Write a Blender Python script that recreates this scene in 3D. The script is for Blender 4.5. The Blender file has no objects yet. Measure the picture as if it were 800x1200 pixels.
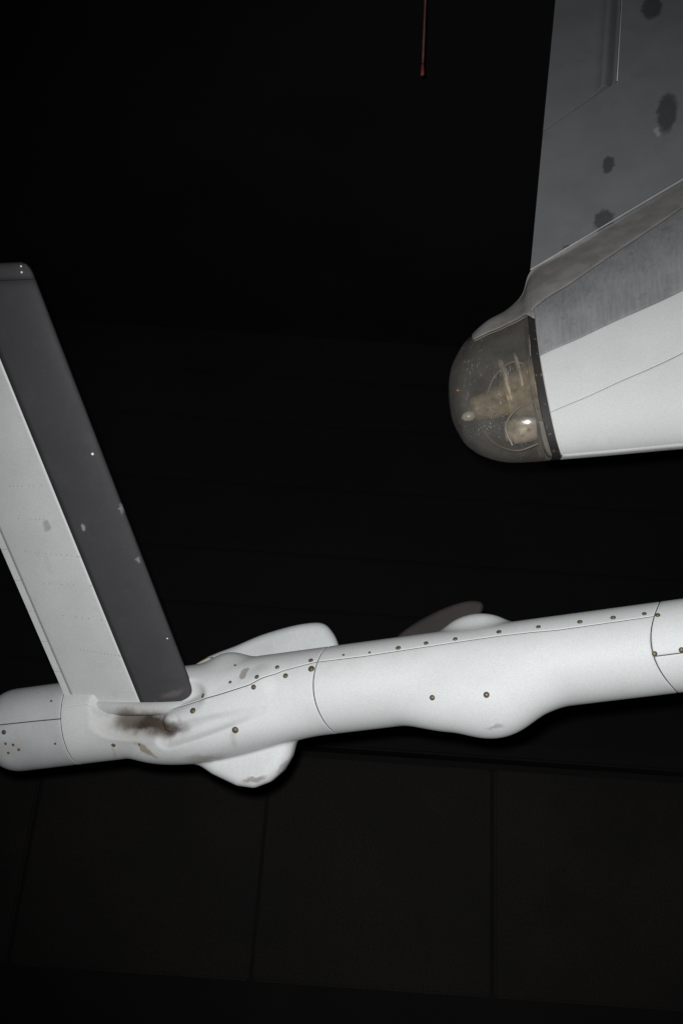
import bpy, bmesh, math, random
import numpy as np
from mathutils import Vector, Matrix

random.seed(4); rng = np.random.default_rng(4)
scene = bpy.context.scene
COL = scene.collection

# ------------------------------------------------------------------ camera
FPX = 1300.0                                    # focal length in photo pixels (800 x 1200)
PITCH, ROLL = math.radians(27.0), math.radians(4.0)
C = np.array([0.0, 0.0, 1.65])
Fv = np.array([0, math.cos(PITCH), math.sin(PITCH)])
R0 = np.array([1.0, 0, 0]); U0 = np.array([0, -math.sin(PITCH), math.cos(PITCH)])
Rv = math.cos(ROLL)*R0 + math.sin(ROLL)*U0
Uv = -math.sin(ROLL)*R0 + math.cos(ROLL)*U0
cd = bpy.data.cameras.new('camera'); cam = bpy.data.objects.new('camera', cd); COL.objects.link(cam)
cd.sensor_fit = 'VERTICAL'; cd.sensor_height = 36.0; cd.lens = 36.0*FPX/1200.0
cd.clip_start = 0.05; cd.clip_end = 200
cam.matrix_world = Matrix(((Rv[0], Uv[0], -Fv[0], C[0]), (Rv[1], Uv[1], -Fv[1], C[1]),
                           (Rv[2], Uv[2], -Fv[2], C[2]), (0, 0, 0, 1)))
scene.camera = cam

# ------------------------------------------------------------------ world, flash, exposure
wd = bpy.data.worlds.new('World'); scene.world = wd; wd.use_nodes = True
bg = wd.node_tree.nodes['Background']; bg.inputs[0].default_value = (0.8, 0.85, 1, 1); bg.inputs[1].default_value = 0.0025
FL = C + Uv*0.055 + Rv*-0.03 + Fv*0.02          # camera flash just above the lens
ld = bpy.data.lights.new('camera_flash', 'SPOT'); ld.energy = 890; ld.shadow_soft_size = 0.022
ld.spot_size = math.radians(80); ld.spot_blend = 1.0
ld.color = (0.985, 0.995, 1.0)
lo = bpy.data.objects.new('camera_flash', ld); lo.location = FL; lo.rotation_euler = Vector(Fv*1.0 + Rv*0.13 - Uv*0.02).to_track_quat('-Z', 'Y').to_euler(); COL.objects.link(lo)
vs = scene.view_settings; vs.view_transform = 'Standard'; vs.look = 'None'; vs.gamma = 1; vs.exposure = 0; vs.use_curve_mapping = False
scene.render.engine = 'CYCLES'

# ------------------------------------------------------------------ helpers
def ray(px, py): return Fv + (px-400)/FPX*Rv + (600-py)/FPX*Uv
def P(px, py, d): return C + d*ray(px, py)
def proj(p):
    q = np.asarray(p) - C; z = q@Fv
    return np.stack([400+FPX*(q@Rv)/z, 600-FPX*(q@Uv)/z], -1)
def nrm(v): v = np.asarray(v, float); return v/np.linalg.norm(v)

def thing(name, label, cat, loc, group=None):
    o = bpy.data.objects.new(name, None); COL.objects.link(o); o.location = loc
    o['label'] = label; o['category'] = cat; o.empty_display_size = .1
    if group: o['group'] = group
    return o
ORG = {}
def mesh(name, V, F, mats, parent=None, smooth=True, midx=None, kind=None, label=None):
    V = np.asarray(V, float)
    if parent is not None: V = V - ORG[parent.name]
    me = bpy.data.meshes.new(name); me.from_pydata(V.tolist(), [], [list(map(int, f)) for f in F])
    if not isinstance(mats, (list, tuple)): mats = [mats]
    for m in mats: me.materials.append(m)
    if midx is not None: me.polygons.foreach_set('material_index', midx)
    me.polygons.foreach_set('use_smooth', [smooth]*len(me.polygons))
    me.update()
    o = bpy.data.objects.new(name, me); COL.objects.link(o)
    if parent is not None: o.parent = parent
    if kind: o['kind'] = kind
    if label: o['label'] = label
    return o
def recalc(o):
    bm = bmesh.new(); bm.from_mesh(o.data); bmesh.ops.recalc_face_normals(bm, faces=bm.faces); bm.to_mesh(o.data); bm.free()

def edges01(n, eps):                              # grid parameter with a tight line next to each border
    return np.concatenate([[0, eps], np.linspace(eps, 1-eps, n)[1:-1], [1-eps, 1]])
def gridfaces(n, m, off=0, wrap=False):
    i, j = np.meshgrid(np.arange(n-1), np.arange(m-1), indexing='ij')
    a = (i*m+j).ravel()+off
    return np.stack([a, a+1, a+m+1, a+m], 1)
def patch(G, out=None, rim=0.003, skirt=0.014, skirt_sides=(1, 1, 1, 1)):
    """G: n x m x 3 grid -> verts, faces of a sheet with rounded edges turned inwards"""
    n, m, _ = G.shape
    du = np.gradient(G, axis=0); dv = np.gradient(G, axis=1)
    N = np.cross(du, dv); L = np.linalg.norm(N, axis=2, keepdims=True); L[L < 1e-12] = 1; N = N/L
    if out is not None:
        sgn = np.sign(np.sum(N*(G-out), axis=2).sum()); N = N*sgn
    G2 = G.copy()
    B = np.zeros((n, m), bool)
    if skirt_sides[0]: B[0] = 1
    if skirt_sides[1]: B[-1] = 1
    if skirt_sides[2]: B[:, 0] = 1
    if skirt_sides[3]: B[:, -1] = 1
    G2[B] -= rim*N[B]
    V = [G2.reshape(-1, 3)]; F = [gridfaces(n, m)]; off = n*m
    idx = np.arange(n*m).reshape(n, m)
    for k, (line, nn) in enumerate(((idx[0], N[0]), (idx[-1], N[-1]), (idx[:, 0], N[:, 0]), (idx[:, -1], N[:, -1]))):
        if not skirt_sides[k]: continue
        S = G2.reshape(-1, 3)[line] - skirt*nn
        V.append(S); c = len(line); a = np.arange(c-1)
        F.append(np.stack([line[a], line[a+1], off+a+1, off+a], 1)); off += c
    return np.concatenate(V), np.concatenate(F)

# ------------------------------------------------------------------ materials
def mat(name, base, rough=0.5, metallic=0.0, var=0.06, vscale=6.0, speck=None, speck_scale=60, speck_t=0.7,
        bump=0.0, bscale=200, brushed=None, stains=(), spec=0.5, coat=0.0, var2=None, grime=None, fine=(300, .09)):
    m = bpy.data.materials.new(name); m.use_nodes = True
    nt = m.node_tree; nd = nt.nodes; lk = nt.links
    b = nd['Principled BSDF']; b.inputs['Roughness'].default_value = rough; b.inputs['Metallic'].default_value = metallic
    b.inputs['Specular IOR Level'].default_value = spec; b.inputs['Coat Weight'].default_value = coat
    tc = nd.new('ShaderNodeTexCoord'); co = tc.outputs['Object']
    def noise(scale, detail=5, vec=co, rgh=0.55):
        n = nd.new('ShaderNodeTexNoise'); n.inputs['Scale'].default_value = scale; n.inputs['Detail'].default_value = detail
        n.inputs['Roughness'].default_value = rgh; lk.new(vec, n.inputs['Vector']); return n
    def ramp(sock, p0, p1, v0=0, v1=1):
        r = nd.new('ShaderNodeMapRange'); r.interpolation_type = 'SMOOTHSTEP'
        for k, v in zip(('From Min', 'From Max', 'To Min', 'To Max'), (p0, p1, v0, v1)): r.inputs[k].default_value = v
        lk.new(sock, r.inputs['Value']); return r.outputs[0]
    def mixc(fac, a, bcol):
        x = nd.new('ShaderNodeMix'); x.data_type = 'RGBA'
        if hasattr(fac, 'default_value') and not isinstance(fac, float): lk.new(fac, x.inputs[0])
        else: x.inputs[0].default_value = fac
        for s, val in ((6, a), (7, bcol)):
            if isinstance(val, tuple): x.inputs[s].default_value = (*val, 1)
            else: lk.new(val, x.inputs[s])
        return x.outputs[2]
    def mul(a, v):
        x = nd.new('ShaderNodeMath'); x.operation = 'MULTIPLY'; lk.new(a, x.inputs[0])
        if isinstance(v, (int, float)): x.inputs[1].default_value = v
        else: lk.new(v, x.inputs[1])
        return x.outputs[0]
    n1 = noise(vscale)
    lo_ = tuple(c*(1-var) for c in base); hi_ = tuple(min(1, c*(1+var)) for c in base)
    col = mixc(ramp(n1.outputs['Fac'], .3, .7), lo_, hi_)
    if var2:
        n2 = noise(var2[0], 6); col = mixc(mul(ramp(n2.outputs['Fac'], .45, .75), var2[2]), col, var2[1])
    if brushed:                                   # fine streaks along one direction
        mp = nd.new('ShaderNodeMapping'); mp.inputs['Scale'].default_value = brushed[0]
        mp.inputs['Rotation'].default_value = brushed[1]; lk.new(co, mp.inputs['Vector'])
        n3 = noise(1.0, 4, mp.outputs[0], .7); col = mixc(mul(ramp(n3.outputs['Fac'], .35, .7), brushed[3]), col, brushed[2])
    if speck:
        n4 = noise(speck_scale, 3); col = mixc(ramp(n4.outputs['Fac'], speck_t, speck_t+.05, 0, .8), col, speck)
    if grime:                                     # (scale, colour, threshold, strength)
        n5 = noise(grime[0], 8, co, .65); col = mixc(mul(ramp(n5.outputs['Fac'], grime[2], grime[2]+.18), grime[3]), col, grime[1])
    if fine:
        nfi = noise(fine[0], 2, co, .6); sc_ = nd.new('ShaderNodeMix'); sc_.data_type = 'RGBA'; sc_.blend_type = 'MULTIPLY'; sc_.inputs[0].default_value = 1
        rf = ramp(nfi.outputs['Fac'], .3, .7, 1-fine[1], 1+fine[1]); cb = nd.new('ShaderNodeCombineColor')
        for k in range(3): lk.new(rf, cb.inputs[k])
        lk.new(col, sc_.inputs[6]); lk.new(cb.outputs[0], sc_.inputs[7]); col = sc_.outputs[2]
    if stains:
        nz = noise(22, 5); vm = nd.new('ShaderNodeVectorMath'); vm.operation = 'MULTIPLY_ADD'
        lk.new(nz.outputs['Color'], vm.inputs[0]); vm.inputs[1].default_value = (.05,)*3; lk.new(co, vm.inputs[2])
        sb = nd.new('ShaderNodeVectorMath'); sb.operation = 'SUBTRACT'; lk.new(vm.outputs[0], sb.inputs[0]); sb.inputs[1].default_value = (.025,)*3
        nf = noise(120, 3)
        for (cen, M, c_, strength, soft) in stains:   # M: 3x3 rows = unit axes / radius
            s0 = nd.new('ShaderNodeVectorMath'); s0.operation = 'SUBTRACT'; lk.new(sb.outputs[0], s0.inputs[0]); s0.inputs[1].default_value = tuple(cen)
            cx = nd.new('ShaderNodeCombineXYZ')
            for k in range(3):
                dp = nd.new('ShaderNodeVectorMath'); dp.operation = 'DOT_PRODUCT'; lk.new(s0.outputs[0], dp.inputs[0]); dp.inputs[1].default_value = tuple(M[k])
                lk.new(dp.outputs['Value'], cx.inputs[k])
            ln = nd.new('ShaderNodeVectorMath'); ln.operation = 'LENGTH'; lk.new(cx.outputs[0], ln.inputs[0])
            f = ramp(ln.outputs['Value'], 1+soft, 1-soft, 0, strength)
            f = mul(f, ramp(nf.outputs['Fac'], .2, .55, .82, 1))
            col = mixc(f, col, c_)
    lk.new(col, b.inputs['Base Color'])
    rr = ramp(n1.outputs['Fac'], .3, .7, max(.02, rough-.07), min(1, rough+.07)); lk.new(rr, b.inputs['Roughness'])
    if bump:
        nb = noise(bscale, 3); bp = nd.new('ShaderNodeBump'); bp.inputs['Strength'].default_value = bump; bp.inputs['Distance'].default_value = .002
        lk.new(nb.outputs['Fac'], bp.inputs['Height']); lk.new(bp.outputs[0], b.inputs['Normal'])
    return m
def stain(cen, axes, radii, colr, strength=.8, soft=.35, org=None):
    c = np.asarray(cen) - (org if org is not None else 0)
    M = np.array([nrm(a)/r for a, r in zip(axes, radii)])
    return (c, M, colr, strength, soft)

# ------------------------------------------------------------------ setting: hangar wall and roof behind
wall_m = mat('wall_panel_paint', (.042, .036, .032), .8, fine=(30, .2), var=.3, vscale=.6, var2=(1.4, (.03, .027, .026), .6))
wallb_m = mat('wall_base_paint', (.022, .02, .019), .85, var=.2, vscale=1)
far_m = mat('far_wall_sheet', (.07, .07, .073), .8, var=.1, vscale=.35)
steel_m = mat('dark_steel', (.16, .16, .165), .6, var=.3, vscale=1)
def box_vf(lo_, hi_):
    x0, y0, z0 = lo_; x1, y1, z1 = hi_
    V = [(x0,y0,z0),(x1,y0,z0),(x1,y1,z0),(x0,y1,z0),(x0,y0,z1),(x1,y0,z1),(x1,y1,z1),(x0,y1,z1)]
    return V, [(0,3,2,1),(4,5,6,7),(0,1,5,4),(1,2,6,5),(2,3,7,6),(3,0,4,7)]
def bevel_box(name, lo_, hi_, m, b=.02, parent=None, kind=None):
    V, F = box_vf(lo_, hi_); o = mesh(name, V, F, m, parent, smooth=False, kind=kind)
    bm = bmesh.new(); bm.from_mesh(o.data); bmesh.ops.bevel(bm, geom=bm.edges[:], offset=b, segments=2, affect='EDGES'); bm.to_mesh(o.data); bm.free()
    return o
WY = 15.0
def wx(px, py):                                   # where the ray meets the partition plane
    d = ray(px, py); t = (WY-C[1])/d[1]; return C + t*d
ORG['wall'] = np.zeros(3)
wall = bevel_box('wall', (-14, WY, -1), (16, WY+.3, 5.75), wallb_m, .02, kind='structure')
ORG[wall.name] = np.zeros(3)
xs = [wx(px, 1040)[0] for px in (28, 304, 575, 745)]
st = xs[1]-xs[0]
cuts = [xs[0]-3*st, xs[0]-2*st, xs[0]-st, xs[0], xs[1], xs[2], xs[2]+st, xs[2]+2*st]
zb = wx(400, 1158)[2]; zt = wx(400, 892)[2]
for k in range(len(cuts)-1):
    g = .025
    bevel_box('wall_panel', (cuts[k]+g, WY-.10, zb), (cuts[k+1]-g, WY-.002, zt), wall_m, .03, wall)
bevel_box('ledge', (-14, WY-.32, zt+.1), (16, WY-.004, zt+.32), wallb_m, .03, wall)
far = bevel_box('upper_wall', (-22, 24, -1), (24, 24.3, 19), far_m, .02, kind='structure'); ORG[far.name] = np.zeros(3)
for k, z in enumerate((6.6, 8.2, 9.6, 11.2, 12.6, 14.4, 16.2, 17.6)):
    bevel_box('girt', (-22, 23.9, z), (24, 23.998, z+.35), far_m, .04, far)
roof = bevel_box('ceiling', (-22, 6, 19.02), (24, 24.3, 19.3), far_m, .02, kind='structure')

# ------------------------------------------------------------------ aircraft tail: frame
PHI = math.radians(12)
A = np.array([math.cos(PHI), -math.sin(PHI), 0]); NS = np.array([-math.sin(PHI), -math.cos(PHI), 0]); Z = np.array([0, 0, 1.0])
Q = P(640, 430, 5.0)
def sp(px, py, off=0.0):                          # ray meets the symmetry plane (or one parallel to it, off towards us)
    d = ray(px, py); t = ((Q+NS*off-C)@NS)/(d@NS); return C + t*d
def catmull(X, K, x):                             # X params, K values (n x k), monotone params; centripetal-ish
    X = np.asarray(X, float); K = np.asarray(K, float); x = np.atleast_1d(x)
    D = np.gradient(K, X, axis=0)
    i = np.clip(np.searchsorted(X, x)-1, 0, len(X)-2); h = (X[i+1]-X[i]); t = ((x-X[i])/h)[:, None]; h = h[:, None]
    return (2*t**3-3*t**2+1)*K[i] + (t**3-2*t**2+t)*h*D[i] + (-2*t**3+3*t**2)*K[i+1] + (t**3-t**2)*h*D[i+1]

aircraft = thing('aircraft_tail', 'white and bare metal aircraft tail cone with clear light dome and grey rudder', 'aircraft', sp(800, 540))
ORG[aircraft.name] = np.array(aircraft.location)
AO = ORG[aircraft.name]

CT = [ # t, top px, bottom px, half width
 (0.00, 525.5, 462, 525.5, 462, .000), (0.03, 526.5, 447, 526.5, 477, .055), (0.10, 530, 432, 529.5, 492, .095), (0.22, 538, 416, 538, 509, .128),
 (0.38, 552, 398, 553, 525, .155), (0.55, 572, 379, 573, 534, .180), (0.72, 595, 364, 598, 538, .198), (0.87, 612, 346, 627, 537, .208),
 (1.00, 621, 321, 652, 535, .214), (1.25, 670, 290.5, 700, 531, .228), (1.6, 735, 250, 745, 527, .242), (2.0, 800, 210, 800, 522, .256),
 (2.5, 900, 148, 900, 514, .280), (3.0, 1000, 86, 1000, 506, .30)]
CT = np.array(CT)
_T = np.array([sp(a, b) for a, b in CT[:, 1:3]]); _B = np.array([sp(a, b) for a, b in CT[:, 3:5]])
def stations(t):
    tt = np.atleast_1d(t)
    q = np.where(tt < .22, .22*np.sqrt(np.maximum(tt, 0)/.22), tt)       # even stepping round the nose
    Xq = np.where(CT[:, 0] < .22, .22*np.sqrt(CT[:, 0]/.22), CT[:, 0])
    K = np.concatenate([_T, _B, CT[:, 5:6]], 1)
    R = catmull(Xq, K, q); return R[:, :3], R[:, 3:6], np.maximum(R[:, 6], 0)
def smax(a, b, k): h = np.clip(.5+.5*(a-b)/k, 0, 1); return b*(1-h)+a*h+k*h*(1-h)
BOW = .20
def tail(t, c):
    """t station, c girth angle 0 top .. pi keel .. 2pi top again (near side first)"""
    t, c = np.broadcast_arrays(np.asarray(t, float), np.asarray(c, float)); sh = t.shape; t = t.ravel(); c = c.ravel()
    T, B, W = stations(t)
    h = (1-np.cos(c))/2
    n = np.clip((t-.35)/.65, 0, 1); n = n*n*(3-2*n)
    e = np.sqrt(np.clip(1-(h*2-1)**2, 0, 1))
    x = np.clip(h/.60, 0, 1)
    wdg = np.where(h < .60, np.sin(math.pi/2*x)**0.96, np.sqrt(np.clip(1-((h-.60)/.40)**2, 0, 1)))
    g = e*(1-n) + n*smax(wdg, .055, .03)
    side = np.where(c <= math.pi, 1.0, -1.0)
    return (T + (B-T)*h[:, None] + NS*(g*W*side)[:, None] - A*(BOW*n*g*W)[:, None]).reshape(sh+(3,))
def c_on_line(ts, p0, p1, lo_=.25, hi_=2.6):      # girth angle where the near side crosses a photo line
    cs = np.linspace(lo_, hi_, 400); out = []
    p0 = np.array(p0, float); p1 = np.array(p1, float); d = p1-p0; nn = np.array([-d[1], d[0]])
    for t in np.atleast_1d(ts):
        q = proj(tail(np.full_like(cs, t), cs)); v = (q-p0)@nn
        k = np.where(np.diff(np.sign(v)) != 0)[0]
        out.append(cs[k[0]] if len(k) else (lo_ if abs(v[0]) < abs(v[-1]) else hi_))
    return np.array(out)

TMAX = 2.9
brush_axis = (0, 0, 0)
white_t = mat('tail_white_paint', (.61, .615, .61), .6, spec=.3, var=.03, vscale=4, speck=(.35, .33, .30), speck_scale=38, speck_t=.76,
              grime=(9, (.42, .40, .36), .60, .35), bump=.04, bscale=160)
metal_t = mat('tail_bare_metal', (.33, .335, .345), .62, .35, var=.12, vscale=7, brushed=((70, 70, 4), (0, math.radians(6), 0), (.46, .465, .47), .55),
              grime=(14, (.12, .11, .10), .52, .4), bump=.05)
fair_t = mat('tail_fairing_metal', (.38, .37, .355), .6, .35, var=.15, vscale=9, brushed=((12, 12, 40), (0, .5, 0), (.42, .39, .35), .4),
             grime=(16, (.30, .27, .235), .5, .4), bump=.05)
gasket_m = mat('gasket_rubber', (.018, .016, .015), .7, var=.3, speck=(.12, .10, .07), speck_scale=45, speck_t=.62)
seam_m = mat('seam_sealant', (.34, .32, .29), .8)

def tail_patch(name, t0, t1, c0, c1, m, nt=60, nc=60, gap=.0, **kw):
    """c0,c1: functions of t (arrays) giving girth limits"""
    ts = t0 + (t1-t0)*edges01(nt, .004)
    a = c0(ts); b = c1(ts)
    e = edges01(nc, .004)
    CC = a[:, None] + (b-a)[:, None]*e[None]
    if (a < math.pi-.3).all() and (b > math.pi+.3).all():      # keep a column of vertices on the keel
        e1 = np.concatenate([[0, .008], np.linspace(.008, 1, nc//2)[1:]])
        CC = np.concatenate([a[:, None]+(math.pi-a)[:, None]*e1[None], (b[:, None]+(math.pi-b)[:, None]*e1[None])[:, ::-1][:, 1:]], 1)
    G = tail(np.repeat(ts[:, None], CC.shape[1], 1), CC)
    V, F = patch(G, kw.pop('axis', sp(700, 430)), kw.pop('rim', .0015), kw.pop('skirt', .010))
    k = (G.shape[0]-1)*(G.shape[1]-1)
    return mesh(name, V, F, [m, seam_m], aircraft, midx=[0]*k+[1]*(len(F)-k))
def fit(ts, cs):                                  # smooth a numeric curve
    k = np.polyfit(ts, cs, 3); return lambda t: np.polyval(k, t)
tss = np.linspace(1.02, 2.0, 30)
cW = fit(tss, c_on_line(tss, (628, 419), (800, 341)))       # white / metal boundary
cF = fit(tss, c_on_line(tss, (628, 359), (800, 243), .1, 2))      # fairing strip / metal boundary
cS = fit(tss, c_on_line(tss, (637, 487), (800, 415)))       # seam in the white
K = lambda v: (lambda t: np.full_like(t, v))
dg = .0008
tail_patch('skin_panel', 1.03, TMAX, lambda t: cW(t)+dg*0, lambda t: cS(t)-dg, white_t, 90, 40, rim=.0006, skirt=.01)
tail_patch('skin_panel', 1.03, TMAX, lambda t: cS(t)+dg, lambda t: 2*math.pi-cW(t), white_t, 90, 110)
tail_patch('metal_band', 1.03, TMAX, lambda t: cF(t)+.003, lambda t: cW(t)-.001, metal_t, 90, 30, rim=.0006)
tail_patch('metal_band', 1.03, TMAX, lambda t: 2*math.pi-cW(t)+.002, lambda t: 2*math.pi-cF(t)-.003, metal_t, 90, 30, rim=.0006)
tail_patch('fairing_strip', 1.0, TMAX, K(0.02), lambda t: cF(t)-.003, fair_t, 90, 24)
tail_patch('fairing_strip', 1.0, TMAX, lambda t: 2*math.pi-cF(t)+.003, K(2*math.pi-.02), fair_t, 90, 24)
# dark core seen through the joints
ts = np.linspace(.99, TMAX, 60); cs = np.linspace(0, 2*math.pi, 80)
G = tail(np.repeat(ts[:, None], 80, 1), np.repeat(cs[None], 60, 0)); Cn = G.mean(1, keepdims=True)
du = np.gradient(G, axis=0); dv = np.gradient(G, axis=1); NN = np.cross(du, dv); NN /= np.maximum(np.linalg.norm(NN, axis=2, keepdims=True), 1e-9)
NN *= np.sign((NN*(G-Cn)).sum())
mesh('frame', (G-NN*.018).reshape(-1, 3), gridfaces(60, 80), seam_m, aircraft)
# gasket ring between skin and glass
tsd = np.linspace(.40, .99, 30)
cGl = fit(tsd, c_on_line(tsd, (546, 402), (621, 368), .02, 2.5))
def cG(t): return np.clip(cGl(np.clip(t, .36, 1.02)), .02, 2.4)*np.clip((t-.30)/.12, 0, 1)
cFar = lambda t: cG(t)*.45*np.clip((t-.40)/.5, 0, 1)
tail_patch('gasket', .975, 1.026, lambda t: cG(t)+.0, lambda t: 2*math.pi-cFar(t), gasket_m, 8, 90, rim=.001)
# metal cap over the dome
tail_patch('dome_cap', .40, .994, lambda t: t*0+.0, lambda t: cG(t)-.006, fair_t, 50, 20)
tail_patch('dome_cap', .40, .994, lambda t: 2*math.pi-cFar(t)+.006, lambda t: t*0+2*math.pi, fair_t, 50, 20)
tail_patch('cap_joint', .995, 1.027, lambda t: t*0+.0, lambda t: cG(t)-.004, fair_t, 8, 16)
# glass dome
gm = bpy.data.materials.new('dome_glass'); gm.use_nodes = True
nt = gm.node_tree; nd = nt.nodes; lk = nt.links; out = nd['Material Output']; pb = nd['Principled BSDF']
pb.inputs['Base Color'].default_value = (.42, .41, .385, 1); pb.inputs['Roughness'].default_value = .12
tr = nd.new('ShaderNodeBsdfTransparent'); tr.inputs[0].default_value = (.86, .83, .78, 1)
tc = nd.new('ShaderNodeTexCoord')
n1 = nd.new('ShaderNodeTexNoise'); n1.inputs['Scale'].default_value = 9; n1.inputs['Detail'].default_value = 8; lk.new(tc.outputs['Object'], n1.inputs['Vector'])
mp = nd.new('ShaderNodeMapping'); mp.inputs['Scale'].default_value = (240, 240, 22); mp.inputs['Rotation'].default_value = (0, .5, .2); lk.new(tc.outputs['Object'], mp.inputs['Vector'])
n2 = nd.new('ShaderNodeTexNoise'); n2.inputs['Scale'].default_value = 1; n2.inputs['Detail'].default_value = 2; lk.new(mp.outputs[0], n2.inputs['Vector'])
r1 = nd.new('ShaderNodeMapRange'); r1.inputs['From Min'].default_value = .35; r1.inputs['From Max'].default_value = .75; r1.inputs['To Min'].default_value = .09; r1.inputs['To Max'].default_value = .19; lk.new(n1.outputs['Fac'], r1.inputs['Value'])
r2 = nd.new('ShaderNodeMapRange'); r2.inputs['From Min'].default_value = .64; r2.inputs['From Max'].default_value = .70; r2.inputs['To Min'].default_value = 0; r2.inputs['To Max'].default_value = .7; lk.new(n2.outputs['Fac'], r2.inputs['Value'])
n6 = nd.new('ShaderNodeTexNoise'); n6.inputs['Scale'].default_value = 11; n6.inputs['Detail'].default_value = 2; lk.new(tc.outputs['Object'], n6.inputs['Vector'])
r6 = nd.new('ShaderNodeMapRange'); r6.inputs['From Min'].default_value = .46; r6.inputs['From Max'].default_value = .62; lk.new(n6.outputs['Fac'], r6.inputs['Value'])
m6 = nd.new('ShaderNodeMath'); m6.operation = 'MULTIPLY'; lk.new(r2.outputs[0], m6.inputs[0]); lk.new(r6.outputs[0], m6.inputs[1])
lw = nd.new('ShaderNodeLayerWeight'); lw.inputs['Blend'].default_value = .35
r3 = nd.new('ShaderNodeMapRange'); r3.inputs['From Min'].default_value = .45; r3.inputs['From Max'].default_value = 1; r3.inputs['To Max'].default_value = .3; lk.new(lw.outputs['Facing'], r3.inputs['Value'])
ad = nd.new('ShaderNodeMath'); lk.new(r1.outputs[0], ad.inputs[0]); lk.new(m6.outputs[0], ad.inputs[1])
ad2 = nd.new('ShaderNodeMath'); ad2.use_clamp = True; lk.new(ad.outputs[0], ad2.inputs[0]); lk.new(r3.outputs[0], ad2.inputs[1])
mx = nd.new('ShaderNodeMixShader'); lk.new(ad2.outputs[0], mx.inputs[0]); lk.new(tr.outputs[0], mx.inputs[1]); lk.new(pb.outputs[0], mx.inputs[2]); lk.new(mx.outputs[0], out.inputs['Surface'])
ts = np.concatenate([np.linspace(0, .05, 12)**1, np.linspace(.06, .973, 60)]); ts[0] = 1e-5
e = np.linspace(0, 1, 110)
a0 = cG(ts); a1 = 2*math.pi-cFar(ts); G = tail(np.repeat(ts[:, None], 110, 1), a0[:, None] + (a1-a0)[:, None]*e[None])
dome = mesh('light_dome', G.reshape(-1, 3), gridfaces(len(ts), 110), gm, aircraft, label='clear scratched plastic dome at the tip of the tail cone')
ORG[dome.name] = AO
# inside of the dome: bulkhead and lamp fixture
tan_m = mat('fixture_tan', (.40, .355, .285), .55, .2, var=.25, vscale=14, grime=(25, (.10, .07, .04), .5, .7))
brown_m = mat('fixture_brown', (.28, .23, .155), .5, .3, var=.3, vscale=18, grime=(30, (.07, .05, .03), .5, .6))
bulb_m = mat('bulb_frosted', (.34, .32, .27), .25, var=.1)
copper_m = mat('copper_tip', (.55, .2, .06), .35, .6, var=.1)
cs = np.linspace(0, 2*math.pi, 70)
ring = tail(np.full_like(cs, .93), cs); cen = ring.mean(0)
rings = np.concatenate([cen + (ring-cen)*k for k in (.96, .7, .4, .01)]) - A*0.0
mesh('bulkhead', rings, gridfaces(4, 70), tan_m, aircraft)
def lathe(axis0, axis1, prof, n=28):               # prof: (fraction along, radius)
    a = nrm(axis1-axis0); L = np.linalg.norm(axis1-axis0); b1 = nrm(np.cross(a, [0.3, .2, 1])); b2 = np.cross(a, b1)
    th = np.linspace(0, 2*math.pi, n, endpoint=False); V = []; F = []
    for f, r in prof: V.append(axis0 + a*L*f + r*(np.cos(th)[:, None]*b1 + np.sin(th)[:, None]*b2))
    for i in range(len(prof)-1):
        for j in range(n): F.append((i*n+j, i*n+(j+1) % n, (i+1)*n+(j+1) % n, (i+1)*n+j))
    F.append(tuple(range(n-1, -1, -1))); F.append(tuple((len(prof)-1)*n+j for j in range(n)))
    return np.concatenate(V), F
def lathe_obj(name, p0, p1, prof, m, parent, n=28, **kw):
    V, F = lathe(np.asarray(p0), np.asarray(p1), prof, n); return mesh(name, V, F, m, parent, **kw)
p0 = sp(632, 455, .02); p1 = sp(548, 482, .02)
sock = lathe_obj('lamp_socket', p0, p1, [(0, .15), (.16, .135), (.18, .118), (.40, .112), (.43, .085), (.46, .092), (.50, .09), (.52, .076), (.72, .070), (.74, .062), (.90, .058), (.95, .045), (1, .01)], brown_m, aircraft)
lathe_obj('bulb', sp(556, 486, .06), sp(540, 490, .06), [(0, .016), (.4, .024), (.8, .018), (1, .003)], bulb_m, aircraft, 16)
lathe_obj('lamp_housing', sp(628, 502, .06), sp(590, 506, .06), [(0, .05), (.3, .058), (.7, .062), (.75, .05), (.95, .046), (1, .01)], tan_m, aircraft)
lathe_obj('wire_terminal', sp(538, 457, .06), sp(534, 458, .06), [(0, .004), (.5, .008), (1, .003)], copper_m, aircraft, 12)
lathe_obj('retaining_ring', sp(611, 449, .02), sp(606, 450, .02), [(0, .11), (.2, .140), (.5, .143), (.8, .140), (1, .11)], tan_m, aircraft)
def tube_path(name, pts, r, m, n=8):
    pts = catmull(np.linspace(0, 1, len(pts)), np.array(pts), np.linspace(0, 1, 24)); V = []; F = []
    for i, p in enumerate(pts):
        d = nrm(pts[min(i+1, 23)]-pts[max(i-1, 0)]); b1 = nrm(np.cross(d, [.3, .5, .8])); b2 = np.cross(d, b1)
        for j in range(n): V.append(p+r*(math.cos(j*2*math.pi/n)*b1+math.sin(j*2*math.pi/n)*b2))
    F = [(i*n+j, i*n+(j+1) % n, (i+1)*n+(j+1) % n, (i+1)*n+j) for i in range(23) for j in range(n)]
    return mesh(name, V, F, m, aircraft)
wire_m = mat('wire_sheath', (.10, .085, .06), .5); wire_l = mat('pale_wire', (.20, .175, .14), .45)
tube_path('wire', [sp(622, 430, .12), sp(600, 424, .14), sp(580, 440, .13), sp(570, 462, .10)], .007, wire_m)
tube_path('wire', [sp(626, 470, .15), sp(604, 480, .17), sp(592, 500, .16), sp(600, 522, .12)], .005, wire_l)
tube_path('wire', [sp(630, 520, .10), sp(605, 528, .08), sp(580, 520, .07), sp(566, 505, .06)], .006, wire_m)
lathe_obj('retaining_ring', sp(596, 452, .02), sp(588, 454, .02), [(0, .10), (.2, .125), (.5, .128), (.8, .125), (1, .10)], tan_m, aircraft)

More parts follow.
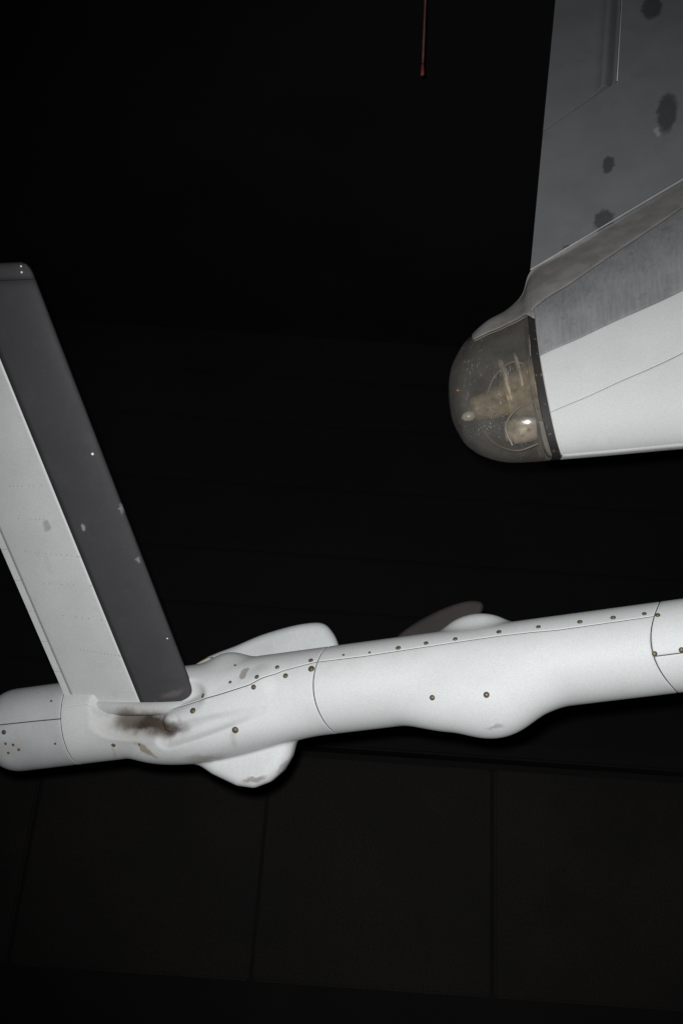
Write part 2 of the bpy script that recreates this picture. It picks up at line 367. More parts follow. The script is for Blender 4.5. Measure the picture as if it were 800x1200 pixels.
# ---- rudder with trim tab
def rpt(px, py): p = sp(px, py) - Q; return np.array([p@A, p@Z])
rst = []
SPOTS = [((712, 188), .027, .056), ((708, 254), .046, .068), ((666, 287), .036, .04), ((781, 130), .046, .135), ((763, 6), .05, .08), ((770, 155), .014, .03)]
for (pq, ra, rz) in SPOTS[:5]:
    rst.append(stain(sp(*pq, .06), (A-Z*.12, Z+A*.12, NS), (ra, rz, .3), (.035, .035, .038), .75, .22, AO))
rst.append(stain(sp(770, 152, .06), (A+Z*.12, Z-A*.12, NS), (.014, .03, .3), (.42, .42, .42), .5, .4, AO))
rud_m = mat('rudder_grey_paint', (.175, .178, .185), .55, var=.04, vscale=5, speck=(.28, .28, .28), speck_scale=70, speck_t=.74,
            grime=(7, (.14, .14, .145), .5, .3), bump=.03, stains=rst)
edge_m = mat('rudder_edge_metal', (.55, .56, .57), .4, .4, var=.1)
TE0, TE1 = rpt(650.5, 0), rpt(620.5, 318)
def te_x(z): return TE0[0] + (z-TE0[1])*(TE1[0]-TE0[0])/(TE1[1]-TE0[1])
def half(x, z): d = np.maximum(x-te_x(z), 0); return .008 + .075*d - .012*d*d          # half thickness
def to3(x, z, side): x = np.asarray(x); return Q + A*x[..., None] + Z*np.asarray(z)[..., None] + NS*(side*half(x, z))[..., None]
def rudder_piece(name, corners, m, n=30, k=30, nose=None):
    """corners bl, br, tr, tl in rudder plane coords -> closed solid with thickness"""
    bl, br, tr, tl = map(np.asarray, corners)
    u = edges01(n, .004)[:, None, None]; v = edges01(k, .004)[None, :, None]
    XY = bl*(1-u)*(1-v) + br*u*(1-v) + tr*u*v + tl*(1-u)*v
    V = []; F = []
    for side in (1, -1):
        G = to3(XY[..., 0], XY[..., 1], side)
        if nose is not None:
            uu = np.broadcast_to(u[..., 0], XY.shape[:2]); G = G + NS*(side*nose(uu))[..., None]
        F.append(gridfaces(*G.shape[:2])+sum(len(x) for x in V)); V.append(G.reshape(-1, 3))
    nn, kk = XY.shape[:2]; off = nn*kk; idx = np.arange(off).reshape(nn, kk)
    for line in (idx[0], idx[-1], idx[:, 0], idx[:, -1]):
        F.append(np.stack([line[:-1], line[1:], line[1:]+off, line[:-1]+off], 1))
    # smooth only faces, sharp borders
    o = mesh(name, np.concatenate(V), np.concatenate(F), m, aircraft)
    o.data.polygons.foreach_set('use_smooth', [len(f) > 0 and i < 2*(nn-1)*(kk-1) for i, f in enumerate(np.concatenate(F))])
    recalc(o); return o
up = lambda p, q, k: np.asarray(q) + (np.asarray(q)-np.asarray(p))*k
tabB0, tabB1 = rpt(635.5, 155.5), rpt(722, 101); tabT1 = rpt(728, 0)
hx_top = up(tabB1, tabT1, 1.0); te_top = np.array([te_x(hx_top[1]), hx_top[1]])
cornR, cornR2 = rpt(800, 218.5), rpt(950, 116)
dx = np.array([.012, 0]); dz = np.array([0, .012])
# lower rudder under the tab
lowL = rpt(621, 317.5)
bot = lambda x: lowL[1] + (x-lowL[0])*(cornR[1]-lowL[1])/(cornR[0]-lowL[0])
tab_l = np.array([te_x(tabB0[1]), tabB0[1]])
xr = rpt(950, 116)[0]
def lerp2(a, b, k): return np.asarray(a)+(np.asarray(b)-np.asarray(a))*k
kx = (tabB1[0]-hx_top[0])/(tabB1[1]-hx_top[1])           # hinge line carried down to the bottom edge
xb_ = tabB1[0]
for _ in range(8): xb_ = tabB1[0]+kx*(bot(xb_)-tabB1[1])
zm = tabB1[1]+.10
def rudder_blocks(name, blocks, m, n=24):
    V = []; F = []; off = 0
    for side in (1, -1):
        for bl, br, tr, tl in blocks:
            u = np.linspace(0, 1, n)[:, None, None]; v = np.linspace(0, 1, n)[None, :, None]
            XY = np.asarray(bl)*(1-u)*(1-v)+np.asarray(br)*u*(1-v)+np.asarray(tr)*u*v+np.asarray(tl)*(1-u)*v
            V.append(to3(XY[..., 0], XY[..., 1], side).reshape(-1, 3)); F.append(gridfaces(n, n)+off); off += n*n
    o = mesh(name, np.concatenate(V), np.concatenate(F), m, aircraft)
    bm = bmesh.new(); bm.from_mesh(o.data); bmesh.ops.remove_doubles(bm, verts=bm.verts[:], dist=1e-5)
    h = len(blocks); be = [e for e in bm.edges if len(e.link_faces) == 1]
    r = bmesh.ops.bridge_loops(bm, edges=be)
    for f in r['faces']: f.smooth = False
    for e in be: e.smooth = False
    bmesh.ops.recalc_face_normals(bm, faces=bm.faces); bm.to_mesh(o.data); bm.free(); return o
tl_ = tab_l-dz*.4; tb_ = tabB1-dz*.4
rudder_blocks('rudder_panel', [(lowL, (xb_, bot(xb_)), tb_, tl_), ((xb_, bot(xb_)), (xr, bot(xr)), (xr, zm), tb_), (tb_, (xr, zm), (xr, hx_top[1]), hx_top)], rud_m)
def nose(u): return -.06*np.clip((u-.84)/.12, 0, 1)**1.5 + .022*np.clip((u-.66)/.14, 0, 1)**2*np.clip((1.0-u)/.2, 0, 1)
rudder_piece('trim_tab', (tab_l+dz*.5, tabB1+dz*.9-dx*.4, hx_top-dx*.4, te_top), rud_m, 50, 40, nose)
# thin bright hinge edge and bottom lip
def rod_between(name, p, q, r, m, parent, n=10): return lathe_obj(name, p, q, [(0, r), (1, r)], m, parent, n)
h0 = to3(np.array(tabB1[0]), np.array(tabB1[1]), 1); h1 = to3(np.array(hx_top[0]), np.array(hx_top[1]), 1)
rod_between('hinge_edge', h0, h1, .0028, edge_m, aircraft)
b0 = to3(np.array(lowL[0]), np.array(bot(lowL[0])), 1); b1 = to3(np.array(xr), np.array(bot(xr)), 1)
xx = np.linspace(lowL[0], xr, 40); zz = bot(xx)
pts = to3(xx, zz, 1); th = np.linspace(0, 2*math.pi, 9)[:-1]
V = np.concatenate([p + .0040*(np.cos(th)[:, None]*NS + np.sin(th)[:, None]*Z) for p in pts])
F = [(i*8+j, i*8+(j+1) % 8, (i+1)*8+(j+1) % 8, (i+1)*8+j) for i in range(39) for j in range(8)]
mesh('bottom_lip', V, F, edge_m, aircraft)

# ------------------------------------------------------------------ refuelling boom: local frame
A0, A1 = P(0, 858, 4.75), P(800, 756, 4.20)
ba = nrm(A1-A0); vm_ = (A0+A1)/2-C; bw = -nrm(vm_-(vm_@ba)*ba); bu = np.cross(bw, ba)
if bu@Uv < 0: bu = -bu
def toL(p): q = np.asarray(p)-A0; return np.stack([q@ba, q@bu, q@bw], -1)
def toW(l): l = np.asarray(l); return A0 + l[..., 0:1]*ba + l[..., 1:2]*bu + l[..., 2:3]*bw
def lp(px, py, w=0.0):                             # photo point on the local plane w
    d = ray(px, py); t = ((A0+bw*w-C)@bw)/(d@bw); return toL(C+t*d)
RB = .174
def sx(px): return lp(px, 858-px*102/800)[0]
S25 = sx(26)
def smin(a, b, k): h = np.clip(.5+.5*(b-a)/k, 0, 1); return b*(1-h)+a*h-k*h*(1-h)
def ell(p, c, axes, radii):
    q = p-c; X = np.stack([(q@nrm(a_))/r for a_, r in zip(axes, radii)], -1)
    k0 = np.linalg.norm(X, axis=-1); k1 = np.linalg.norm(X/np.array(radii), axis=-1)
    return k0*(k0-1)/np.maximum(k1, 1e-9)
def caps(p, a_, b_, ra, rb):
    ab = b_-a_; t = np.clip(((p-a_)@ab)/(ab@ab), 0, 1); return np.linalg.norm(p-a_-t[..., None]*ab, axis=-1)-(ra+(rb-ra)*t)
E3 = np.eye(3)
H1 = lp(562, 816, .06); H2 = lp(560, 757, -.05)
FBC = lp(262, 856, .03); FBA = np.array([math.cos(.10), math.sin(.10), 0]); FBU = np.array([-math.sin(.10), math.cos(.10), 0])
UR0, UR1 = lp(204, 846, .130), lp(312, 806, .098); VA0, VA1 = lp(192, 864, .190), lp(305, 832, .200); PK0, PK1 = lp(138, 838, .165), lp(196, 848, .175)
TR0, TR1 = lp(124, 818, .20), lp(212, 812, .215); HOL = lp(146, 842, .245)
SH0 = lp(272, 806, -.02)
FINP = np.array([lp(x, y, -.01)[:2] for x, y in [(225, 872), (258, 893), (285, 905), (300, 907), (313, 902), (323, 893), (330, 880), (334, 862), (330, 840), (250, 845)]])
def poly2(q):
    d = np.full(q.shape[:-1], 1e9); sg = np.ones(q.shape[:-1]); n = len(FINP)
    for i in range(n):
        a_, b_ = FINP[i], FINP[i-1]; e_ = b_-a_; v = q-a_; t = np.clip((v@e_)/(e_@e_), 0, 1)
        w_ = v-t[..., None]*e_; d = np.minimum(d, (w_**2).sum(-1))
        c1 = q[..., 1] >= a_[1]; c2 = q[..., 1] < b_[1]; c3 = e_[0]*v[..., 1] > e_[1]*v[..., 0]
        f = (c1 & c2 & c3) | (~c1 & ~c2 & ~c3); sg = np.where(f, -sg, sg)
    return sg*np.sqrt(d)
def fin(p):
    rr = .05; s0, s1 = FINP[:, 0].min()-.3, FINP[:, 0].max()+.3
    out_ = np.full(p.shape[:-1], .5); m_ = (p[..., 0] > s0) & (p[..., 0] < s1) & (p[..., 1] < .05)
    q = p[m_]
    if len(q):
        d2 = poly2(q[:, :2]); dz_ = np.abs(q[:, 2]+.0+.2*(q[:, 1]+.25))-.012
        out_[m_] = np.minimum(np.maximum(d2, dz_), 0)+np.hypot(np.maximum(d2, 0), np.maximum(dz_, 0))-rr
    return out_
def sdf(p):
    s, u, w = p[..., 0], p[..., 1], p[..., 2]
    q = np.clip((S25-s)/.12, 0, 1)
    R = RB - .084*(1-np.sqrt(np.clip(1-q*q, 0, 1)))
    d = np.hypot(u, w)-R
    d = smin(d, ell(p, H1, E3, (.30, .135, .135)), .07)
    d = smin(d, ell(p, H1+np.array([.05, -.035, 0]), E3, (.15, .125, .11)), .06)
    d = smin(d, ell(p, H2, E3, (.17, .128, .10)), .03)
    d = smin(d, ell(p, FBC, (FBA, FBU, E3[2]), (.38, .112, .158)), .07)
    d = smin(d, ell(p, SH0, E3, (.13, .145, .11)), .04)
    for cut, k in ((ell(p, HOL, E3, (.225, .16, .118)), .010), (caps(p, VA0, VA1, .050, .018), .016), (caps(p, TR0, TR1, .098, .095), .014), (caps(p, PK0, PK1, .045, .058), .014)):
        h = np.clip(.5-.5*(d+cut)/k, 0, 1); d = d*(1-h)-cut*h+k*h*(1-h)
    d = smin(d, caps(p, UR0, UR1, .042, .082), .018)
    d = smin(d, fin(p), .02)
    return d
def radius(s, th):
    s, th = np.broadcast_arrays(s, th); r = np.full(s.shape, .46)
    for _ in range(50):
        p = np.stack([s, r*np.sin(th), r*np.cos(th)], -1); d = sdf(p); r = np.maximum(r-.85*d, .02)
    return r
def surf(s, th):
    r = radius(s, th); return np.stack([s+0*r, r*np.sin(th), r*np.cos(th)], -1)
# lookup of photo points on the visible boom surface
_s, _t = np.meshgrid(np.linspace(sx(-40), sx(860), 700), np.linspace(-1.9, 1.9, 420), indexing='ij')
_sf = surf(_s, _t); _px = proj(toW(_sf)); _dp = (toW(_sf)-C)@Fv
def hit(px, py):                                   # (s, theta) under a photo point, front-most
    d2 = (_px[..., 0]-px)**2+(_px[..., 1]-py)**2
    k = np.where(d2 < max(4.0, d2.min()*1.5+.5)); j = np.argmin(_dp[k]); return _s[k][j], _t[k][j]
def seam(pts):
    a_ = np.array([hit(*p) for p in pts]); return a_[:, 0], a_[:, 1]

boom = thing('refuelling_boom', 'white refuelling boom with bulged fairings and one slanted grey edged ruddevator below the tail cone', 'boom', toW(np.array([sx(800), 0, 0]))+0)
ORG[boom.name] = np.array(boom.location); BO = ORG[boom.name]

def bst(px, py, ra, rb, colr, st_=.8, soft=.4, ang=0):
    s, t = hit(px, py); p = toW(surf(np.array(s), np.array(t)))
    v = nrm(C-p); x = nrm(ba-(ba@v)*v); y = np.cross(v, x); ca, sa = math.cos(ang), math.sin(ang)
    return stain(p, (x*ca+y*sa, -x*sa+y*ca, v), (ra, rb, .09), colr, st_, soft, BO)
BR = (.10, .07, .045); GR = (.22, .21, .20)

bstains_and_shade = [bst(165, 846, .17, .085, (.32, .30, .27), .65, .75, -.1), bst(172, 845, .12, .036, (.05, .036, .026), 1.0, .6, -.08), bst(176, 846, .06, .022, (.04, .028, .02), 1.0, .5, -.08), bst(150, 836, .05, .025, (.16, .14, .12), .6, .6, -.3), bst(196, 856, .07, .03, (.06, .042, .03), .95, .6, -.1), bst(150, 840, .05, .03, (.12, .10, .085), .8, .6, -.2),  # first broad grey mark paints the hollow's shade along with its dirt
           bst(287, 787, .026, .013, (.30, .29, .28), .9, .15, .9), bst(170, 880, .05, .010, (.25, .19, .11), .75, .5, -.7),
           bst(240, 890, .07, .012, (.36, .32, .26), .6, .6, -.1), bst(580, 853, .03, .008, (.28, .26, .23), .6, .5, 0),
           bst(274, 868, .012, .035, (.42, .38, .31), .45, .7, 0), bst(12, 878, .05, .03, (.42, .40, .36), .5, .6, 0),
           bst(298, 915, .045, .012, (.25, .23, .21), .85, .4, 0), bst(332, 900, .035, .008, (.3, .28, .26), .7, .5, .9),
           bst(133, 884, .006, .02, (.5, .42, .3), .6, .5, 0)]
white_b = mat('boom_white_paint', (.61, .62, .62), .6, spec=.3, var=.025, vscale=5, speck=(.42, .40, .37), speck_scale=55, speck_t=.77,
              grime=(8, (.56, .55, .52), .55, .45), bump=.05, bscale=150, stains=bstains_and_shade)
white_n = mat('boom_greyer_paint', (.50, .515, .52), .6, spec=.3, var=.05, vscale=6, speck=(.28, .25, .22), speck_scale=60, speck_t=.72,  # greyer white with more specks and grime than the main boom paint
              grime=(10, (.45, .44, .42), .54, .5), bump=.06, bscale=150, stains=bstains_and_shade)
core_m = mat('boom_core', (.05, .045, .04), .8)
bolt_d = mat('bolt_dark_ring', (.055, .048, .035), .7, var=.3, vscale=80)  # dark ring colour stands in for the shade of a recess
bolt_m = mat('bolt_head', (.15, .125, .07), .5, .4, var=.35, vscale=90)

def bpatch(name, s0f, s1f, t0f, t1f, m, ns, nt_, rim=.0012, skirt=.012, lift=0.0, **kw):
    """s limits: functions of theta fraction via mid theta; t limits: functions of s"""
    e = edges01(ns, .005); f = edges01(nt_, .006)
    # iterate: s depends on theta (ring seams), theta depends on s (long seams)
    S = s0f(0*f)[None] + (s1f(0*f)-s0f(0*f))[None]*e[:, None]
    for _ in range(3):
        T = t0f(S) + (t1f(S)-t0f(S))*f[None]
        S = s0f(T[0])[None]*(1-e[:, None]) + s1f(T[-1])[None]*e[:, None]
    L = surf(S, T); G = toW(L)
    ax = toW(np.stack([S, 0*S, 0*S], -1))
    V, F = patch(G, ax, rim, skirt); k = (G.shape[0]-1)*(G.shape[1]-1)
    return mesh(name, V, F, [m, core_m], boom, midx=[0]*k+[1]*(len(F)-k), **kw)
def ringf(pts, g):                                 # ring seam as s(theta)
    s, t = seam(pts); o_ = np.argsort(t); s, t = s[o_], t[o_]; k = np.polyfit(np.sin(t), s, 2)
    return lambda th: np.where(np.cos(th) > 0, np.polyval(k, np.sin(th)), np.polyval(k, np.sign(np.sin(th))*1.0)) + g
def ring_const(s): return lambda th: th*0+s
def longf(pts, g, fade=-9):
    s, t = seam(pts); o_ = np.argsort(s); s, t = s[o_], t[o_]
    return lambda S: np.interp(S, s, t)+g*np.clip((S-fade)/.08, .12, 1)
ring1_s = sx(94)
LS = [(100, 824), (150, 836), (190, 835), (222, 823), (255, 813), (291, 801), (332, 784), (368, 774.5), (425, 767.5), (532, 751), (584, 743.6), (620, 739.5), (650, 737), (700, 730), (762, 721)]
R365 = [(369, 778), (366.5, 800), (368, 820), (374, 840), (383, 850)]
R768 = [(768, 712), (764, 735), (763, 758), (768, 782), (780, 800), (790, 808)]
hg = .0020
BK = 3.6                                            # seam on the far side
rc = ring_const
tail_s = sx(1150)
tg = .022
# nose section (two shells) and its lip
NSm = [(2, 848), (40, 844), (78, 840)]
bpatch('nose_shell', rc(sx(-260)), rc(ring1_s-.0016), longf(NSm, tg/2), lambda S: 0*S+BK, white_n, 90, 90)
bpatch('nose_shell', rc(sx(-260)), rc(ring1_s-.0016), lambda S: 0*S+BK-2*math.pi+.02, longf(NSm, -tg/2), white_n, 90, 110)
bpatch('fairing_shell', rc(ring1_s+.0016), ringf(R365, -hg), longf(LS, tg/2, sx(205)), lambda S: 0*S+BK, white_b, 190, 130)
bpatch('fairing_shell', rc(ring1_s+.0016), ringf(R365, -hg), lambda S: 0*S+BK-2*math.pi+.02, longf(LS, -tg/2, sx(205)), white_b, 230, 270)
bpatch('cover_strip', ringf(R365, hg), ringf(R768, -hg), longf(LS, tg/2, sx(205)), lambda S: 0*S+BK, white_b, 220, 110)
bpatch('cover_panel', ringf(R365, hg), ringf(R768, -hg), lambda S: 0*S+BK-2*math.pi+.02, longf(LS, -tg/2, sx(205)), white_b, 220, 150)
RS = [(766, 769), (798, 766)]
tr_ = np.mean(seam(RS)[1])
bpatch('collar_shell', ringf(R768, hg), rc(tail_s), lambda S: 0*S+tr_+.008, lambda S: 0*S+BK, white_b, 110, 100)
bpatch('collar_shell', ringf(R768, hg), rc(tail_s), lambda S: 0*S+BK-2*math.pi+.02, lambda S: 0*S+tr_-.008, white_b, 110, 110)
ss = np.linspace(sx(-259), tail_s-.005, 420); tt = np.linspace(-math.pi, math.pi, 121)
SS, TT = np.meshgrid(ss, tt, indexing='ij'); r = np.minimum(radius(SS, TT)-.012, .160)
mesh('inner_tube', toW(np.stack([SS, r*np.sin(TT), r*np.cos(TT)], -1)).reshape(-1, 3), gridfaces(420, 121), core_m, boom)

# bolts
def surf_n(s, t):
    p = surf(np.array(s), np.array(t)); e_ = 1e-3
    g = np.array([sdf(p+E3[k]*e_)-sdf(p-E3[k]*e_) for k in range(3)]); return toW(p), nrm(g[0]*ba+g[1]*bu+g[2]*bw)
def bolt(px, py, r=.0115, rusty=False):
    s, t = hit(px, py); p, n = surf_n(s, t); x = nrm(np.cross(n, [.2, .3, 1])); y = np.cross(n, x); k = 14
    th = np.linspace(0, 2*math.pi, k, endpoint=False); V = []; F = []; mi = []
    for rr, hh in ((1.0, .0002), (.96, .0016), (.72, .0014), (.66, .0006), (.62, .0028), (.40, .0040)):
        V.append(p + n*hh + r*rr*(np.cos(th)[:, None]*x + np.sin(th)[:, None]*y))
    for i in range(5):
        for j in range(k): F.append((i*k+j, i*k+(j+1) % k, (i+1)*k+(j+1) % k, (i+1)*k+j)); mi.append(0 if i < 3 else 1)
    F.append(tuple(5*k+j for j in range(k))); mi.append(1)
    return mesh('bolt', np.concatenate(V), F, [bolt_d, bolt_m], boom, midx=mi)
BIG = [(364.5, 782), (225, 831.5), (275, 857), (568, 813.5)]
MED = [(236.6, 814), (300, 791.6), (296, 804), (325, 780), (334.5, 790), (364.5, 772), (466, 757.6), (499, 752), (533, 747), (583, 739), (505, 816),
       (629.5, 733), (679, 727), (718, 722), (754, 717.5), (770, 719), (765, 765), (796, 762), (3, 858), (133, 875)]
SML = [(401.6, 767-1), (432, 763), (275, 778), (269, 798), (60, 820), (64, 873), (6, 873), (14, 873.5), (22, 880), (10, 884), (163, 874)]
for p in BIG: bolt(*p, .0125*rng.uniform(.93, 1.07))
for p in MED: bolt(*p, .0098*rng.uniform(.88, 1.1))
for p in SML: bolt(*p, .0058*rng.uniform(.8, 1.15))

# ---- flat fairings behind and below the tube
def plate(name, outline, w, thick, bev, m, segs=4, tilt=None, **kw):
    """rounded thick plate: outline given as photo points on the local plane w"""
    L = np.array([lp(x, y, w) for x, y in outline]); n = len(L)
    bm = bmesh.new(); vs_ = []
    # smooth closed outline by Catmull-Rom
    pts = []
    for i in range(n):
        a_, b_, c_, d_ = L[(i-1) % n], L[i], L[(i+1) % n], L[(i+2) % n]
        for t in (0, .25, .5, .75):
            pts.append(.5*((2*b_)+(c_-a_)*t+(2*a_-5*b_+4*c_-d_)*t*t+(-a_+3*b_-3*c_+d_)*t**3))
    pts = np.array(pts); ctr = pts.mean(0); V = []; F = []; m_ = len(pts)
    prof = []
    for k in range(segs+1):
        a_ = math.pi/2*k/segs; prof.append((bev*(1-math.sin(a_)), thick/2-bev+bev*math.cos(a_)))
    lay = [(i_, z) for i_, z in prof] + [(i_, -z) for i_, z in prof[::-1]]
    # inward normals of outline
    d = np.roll(pts, -1, 0)-np.roll(pts, 1, 0); nn = np.stack([-d[:, 1], d[:, 0]], 1); nn /= np.linalg.norm(nn, axis=1, keepdims=True)
    area = .5*np.sum(pts[:, 0]*np.roll(pts[:, 1], -1)-np.roll(pts[:, 0], -1)*pts[:, 1])
    if area < 0: nn = -nn
    for ins, z in lay:
        q = pts.copy(); q[:, :2] += nn*ins; q[:, 2] = w+z
        if tilt: q[:, 2] += (q[:, 0]-ctr[0])*tilt[0]+(q[:, 1]-ctr[1])*tilt[1]
        V.append(toW(q))
    nl = len(lay)
    for i in range(nl-1):
        for j in range(m_): F.append((i*m_+j, i*m_+(j+1) % m_, (i+1)*m_+(j+1) % m_, (i+1)*m_+j))
    F.append(tuple(range(m_))); F.append(tuple((nl-1)*m_+j for j in range(m_))[::-1])
    o = mesh(name, np.concatenate(V), F, m, boom, **kw); recalc(o); return o
dark_m = mat('dark_fin_paint', (.026, .022, .021), .75, var=.2, vscale=12, spec=.2)
plate('rear_fairing', [(236, 800), (240, 774), (252, 766), (275, 757), (305, 744), (340, 733.5), (366, 729.5), (379, 731.5), (388, 740), (395, 752), (402, 775), (400, 800), (320, 815)], -.10, .07, .032, white_n, tilt=(0, -.25))
plate('dark_fin', [(462, 752), (480, 734), (503, 720.5), (527, 710), (547, 704.5), (560, 704.5), (566, 709), (564, 718), (552, 740), (520, 765), (480, 770)], -.16, .04, .018, dark_m, label='dark rounded fin edge showing behind the boom')
# ---- ruddevator (blade)
LEr, LEt = P(238, 838, 4.50), P(33.5, 306.5, 4.06)
TEr, TEt = P(87, 840, 4.60), P(-142, 312, 4.18)
bn = nrm(np.cross(LEt-LEr, TEr-LEr));
if bn@(C-LEr) < 0: bn = -bn
CHT = .11
def foil(x): return 5*CHT*(.2969*np.sqrt(x)-.1260*x-.3516*x**2+.2843*x**3-.1015*x**4) + .006*x
def blade(q, x, side, lift=0):
    q, x, side = np.broadcast_arrays(q, x, side)
    le = LEr+(LEt-LEr)*q[..., None]; te = TEr+(TEt-TEr)*q[..., None]; ch = np.linalg.norm(te-le, axis=-1)
    return le+(te-le)*x[..., None] + bn*(side*(foil(x)*ch+lift))[..., None]
bl_st = []
pp = lambda px, py: blade_hit(px, py)
def blade_hit(px, py):                             # photo point on the near face
    d = ray(px, py); t = ((LEr+bn*.025-C)@bn)/(d@bn); return C+t*d
sd = nrm(LEt-LEr); cdv = nrm(TEr-LEr)
bl_st = [stain(blade_hit(55, 617), (sd, cdv, bn), (.020, .016, .1), (.30, .29, .27), .75, .3, BO)]
bl_dk = [stain(blade_hit(203, 812), (cdv, sd, bn), (.045, .014, .1), (.12, .105, .10), .6, .6, BO), stain(blade_hit(100, 618), (sd, cdv, bn), (.012, .006, .1), (.30, .29, .30), .8, .5, BO), stain(blade_hit(161, 657), (sd, cdv, bn), (.012, .007, .1), (.22, .22, .22), .7, .5, BO),
         stain(blade_hit(140, 592), (sd, cdv, bn), (.03, .006, .1), (.28, .28, .29), .6, .6, BO)]
blade_w = mat('ruddevator_paint', (.53, .54, .535), .5, var=.035, vscale=5, speck=(.30, .29, .27), speck_scale=45, speck_t=.74,
              grime=(9, (.40, .40, .385), .56, .45), bump=.04, stains=bl_st)
blade_d = mat('ruddevator_boot', (.047, .046, .049), .7, spec=.2, var=.04, vscale=7, speck=(.16, .155, .16), speck_scale=80, speck_t=.73, grime=(10, (.058, .057, .06), .5, .4), bump=.05, stains=bl_dk)
strip_m = mat('trailing_strip_paint', (.62, .625, .62), .45, var=.04, vscale=8)
XB = .405; XT = .945; QT = .965
def blade_loop(name, xs_near, q0, q1, m, lift=0, nq=50, close=True, cap=False, parent=boom):
    """skin through a loop of (x, side) samples along the span, ends closed"""
    qs = np.linspace(q0, q1, nq); X = np.array([a_ for a_, _ in xs_near]); Sd = np.array([b_ for _, b_ in xs_near], float)
    G = blade(qs[:, None], X[None], Sd[None], lift); n, m_ = G.shape[:2]
    F = [list(f) for f in gridfaces(n, m_)]
    if close: F += [[i*m_+m_-1, i*m_, (i+1)*m_, (i+1)*m_+m_-1] for i in range(n-1)]
    F.append(list(range(m_))); F.append([(n-1)*m_+j for j in range(m_)][::-1])
    o = mesh(name, G.reshape(-1, 3), F, m, parent)
    fl = [True]*((n-1)*(m_-1)) + [False]*(len(F)-(n-1)*(m_-1)); o.data.polygons.foreach_set('use_smooth', fl)
    recalc(o); return o
xb = (1-np.cos(np.linspace(0, math.pi/2, 16)))*XB
boot_loop = [(x, 1) for x in xb[::-1]] + [(x, -1) for x in xb[1:]]
rudv = None
xw = np.linspace(XB+.004, XT-.004, 24)
skin = blade_loop('ruddevator', [(x, 1) for x in xw] + [(x, -1) for x in xw[::-1]], 0, QT, blade_w); skin['label'] = 'pale painted ruddevator blade rising from the boom'
ORG[skin.name] = BO
blade_loop('leading_edge_boot', boot_loop, 0.03, QT, blade_d, .0035, parent=skin)
# rounded tip cap
qs = [QT+.0008, QT+.012, QT+.022, QT+.030, QT+.034]; sc = [1, 1, .93, .72, .25]
xa = np.concatenate([(1-np.cos(np.linspace(0, math.pi/2, 14)))*.5, np.linspace(.5, .99, 14)[1:]])
loop = [(x, 1) for x in xa[::-1]] + [(x, -1) for x in xa[1:]]
V = []
for q, s_ in zip(qs, sc):
    xx_ = np.array([.5+(x-.5)*(1-(1-s_)*.12) for x, _ in loop]); sid = np.array([b_ for _, b_ in loop])
    base = blade(np.full(len(loop), q), xx_, sid*0.0); th_ = blade(np.full(len(loop), q), xx_, sid*1.0, .003)-base
    V.append(base+th_*s_)
m_ = len(loop); F = [(i*m_+j, i*m_+(j+1) % m_, (i+1)*m_+(j+1) % m_, (i+1)*m_+j) for i in range(4) for j in range(m_)]
F.append(tuple(range(m_))); F.append(tuple(4*m_+j for j in range(m_))[::-1])
tip = mesh('tip_cap', np.concatenate(V), F, blade_d, skin); recalc(tip)
# trailing strip segments
NSEG = 13
for k in range(NSEG):
    q0 = .04+(QT-.04)*k/NSEG+.0004; q1 = .04+(QT-.04)*(k+1)/NSEG-.0004
    xt = [(XT, 1), (.97, 1), (.996, 1), (1.0, 0), (.996, -1), (.97, -1), (XT, -1)]
    o_ = blade_loop('trailing_strip', xt, q0, q1, strip_m, .001, 6, parent=skin); o_.data.polygons.foreach_set('use_smooth', [False]*len(o_.data.polygons))
# rivets: faint rows across the chord
riv_m = mat('rivet_dull', (.30, .30, .295), .5, var=.2, vscale=60)
V = []; F = []
for (pa, pb_, n) in [((98, 787), (150, 782), 14), ((15, 602), (52, 590), 9), ((25, 640), (60, 632), 8), ((33, 680), (100, 668), 12), ((55, 715), (118, 700), 10), ((70, 750), (130, 742), 9)]:
    for i in range(n):
        if n < 13 and rng.random() < .3: continue
        f = i/(n-1); p = blade_hit(pa[0]+(pb_[0]-pa[0])*f, pa[1]+(pb_[1]-pa[1])*f)
        # put on the curved surface
        rel = p-LEr; q = (rel@sd)/np.linalg.norm(LEt-LEr); le = LEr+(LEt-LEr)*q; te = TEr+(TEt-TEr)*q; x = np.clip(((p-le)@nrm(te-le))/np.linalg.norm(te-le), .42, .93)
        p = blade(np.array(q), np.array(x), np.array(1.0), .0004); off = len(V)
        for j in range(7): V.append(p+.0026*(math.cos(j*2*math.pi/7)*sd+math.sin(j*2*math.pi/7)*cdv))
        V.append(p+bn*.0008)
        F += [(off+j, off+(j+1) % 7, off+7) for j in range(7)]
mesh('rivets', V, F, riv_m, skin, kind='stuff')
glint_m = mat('rivet_painted_glint', (.85, .85, .85), .2, 0, var=.02)  # near-white base colour stands in for the flash glint on these rivets
def blade_dot(px, py, r):
    p = blade_hit(px, py)
    rel = p-LEr; q = (rel@sd)/np.linalg.norm(LEt-LEr); le = LEr+(LEt-LEr)*q; te = TEr+(TEt-TEr)*q; x = np.clip(((p-le)@nrm(te-le))/np.linalg.norm(te-le), .03, .98)
    p = blade(np.array(q), np.array(x), np.array(1.0), .0035)
    V, F = lathe(p, p+bn*r*.7, [(0, r), (.5, r*.85), (.85, r*.5), (1, r*.1)], 12); mesh('rivet', V, F, glint_m, skin)
for a_ in ((108.5, 534.5, .006), (24.5, 314.5, .004), (25.5, 322, .0045), (200, 749, .0035)): blade_dot(*a_)

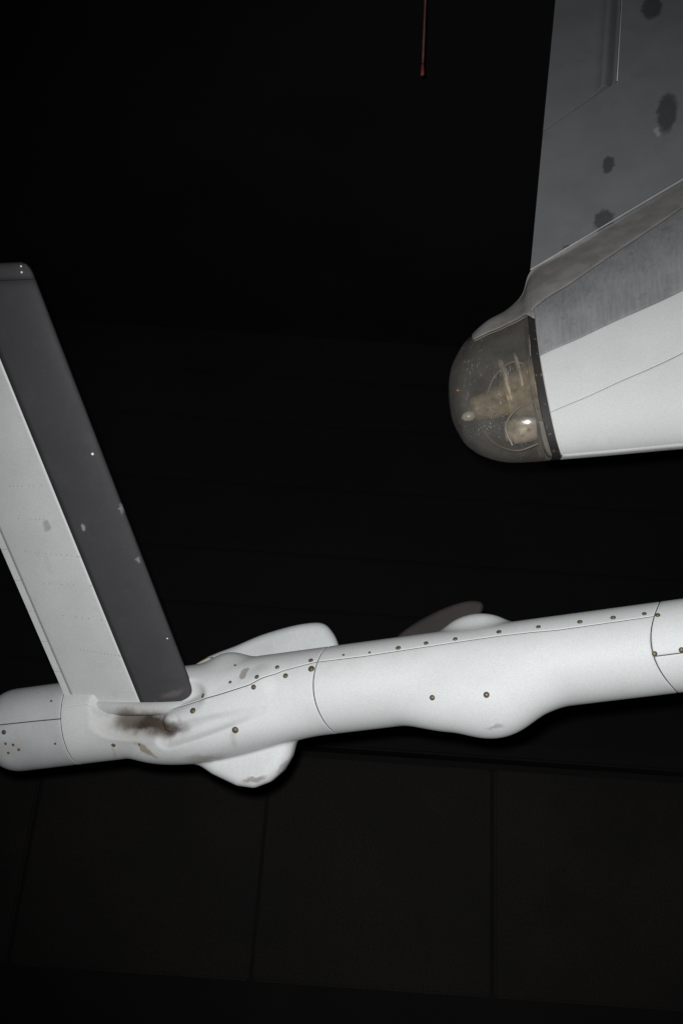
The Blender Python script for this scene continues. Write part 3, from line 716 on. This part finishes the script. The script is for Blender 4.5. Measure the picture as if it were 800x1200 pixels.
# ---- skirt under the blade root
def skirt_at(name, x0, x1, qa, qb, grow, m):
    xa_ = np.concatenate([(1-np.cos(np.linspace(0, math.pi/2, 16)))*.5, np.linspace(.5, 1, 12)[1:]])
    lp_ = [(x, 1) for x in xa_[::-1]] + [(x, -1) for x in xa_[1:]]
    V = []
    for q, g in zip(np.linspace(qa, qb, 6), (.75, .95, 1, 1, .93, .7)):
        xx_ = np.array([x0+(x1-x0)*x for x, _ in lp_]); sid = np.array([b_ for _, b_ in lp_]); xc = np.clip(xx_, .0, 1)
        base = blade(np.full(len(lp_), q), xx_*0+0, sid*0.0)
        le = LEr+(LEt-LEr)*q; te = TEr+(TEt-TEr)*q
        tf = np.array([math.sqrt(max(0, 1-(2*x-1)**2)) for x, _ in lp_])
        V.append(le+(te-le)*xx_[:, None] + bn*(sid*tf*grow*g)[:, None] - (te-le)*0)
    m_ = len(lp_); F = [(i*m_+j, i*m_+(j+1) % m_, (i+1)*m_+(j+1) % m_, (i+1)*m_+j) for i in range(5) for j in range(m_)]
    F.append(tuple(range(m_))); F.append(tuple(5*m_+j for j in range(m_))[::-1])
    o = mesh(name, np.concatenate(V), F, m, boom); recalc(o); return o
skirt_at('root_skirt', -.09, .86, .012, .042, .058, white_n)
plate('root_wedge', [(216, 800), (222, 786), (238, 774), (250, 772), (250, 800)], -.05, .05, .01, mat('beige_primer', (.42, .37, .31), .6, var=.1))

# ------------------------------------------------------------------ hanging rod far behind
red_m = mat('rusty_red_rod', (.36, .13, .10), .6, var=.3, vscale=9)
D = 9.5
pb0 = P(494.5, 88, D)
rod = thing('hanging_rod', 'thin rusty red rod hanging down in the dark behind the boom', 'rod', pb0); ORG[rod.name] = pb0
topz = 19.02
lathe_obj('shaft', pb0+Z*.12, np.array([pb0[0], pb0[1], topz]), [(0, .009), (1, .009)], red_m, rod, 12)
lathe_obj('end_ferrule', pb0, pb0+Z*.14, [(0, .009), (.03, .015), (.5, .014), (.9, .010), (1, .009)], mat('red_ferrule', (.62, .14, .10), .5, var=.2), rod, 14)
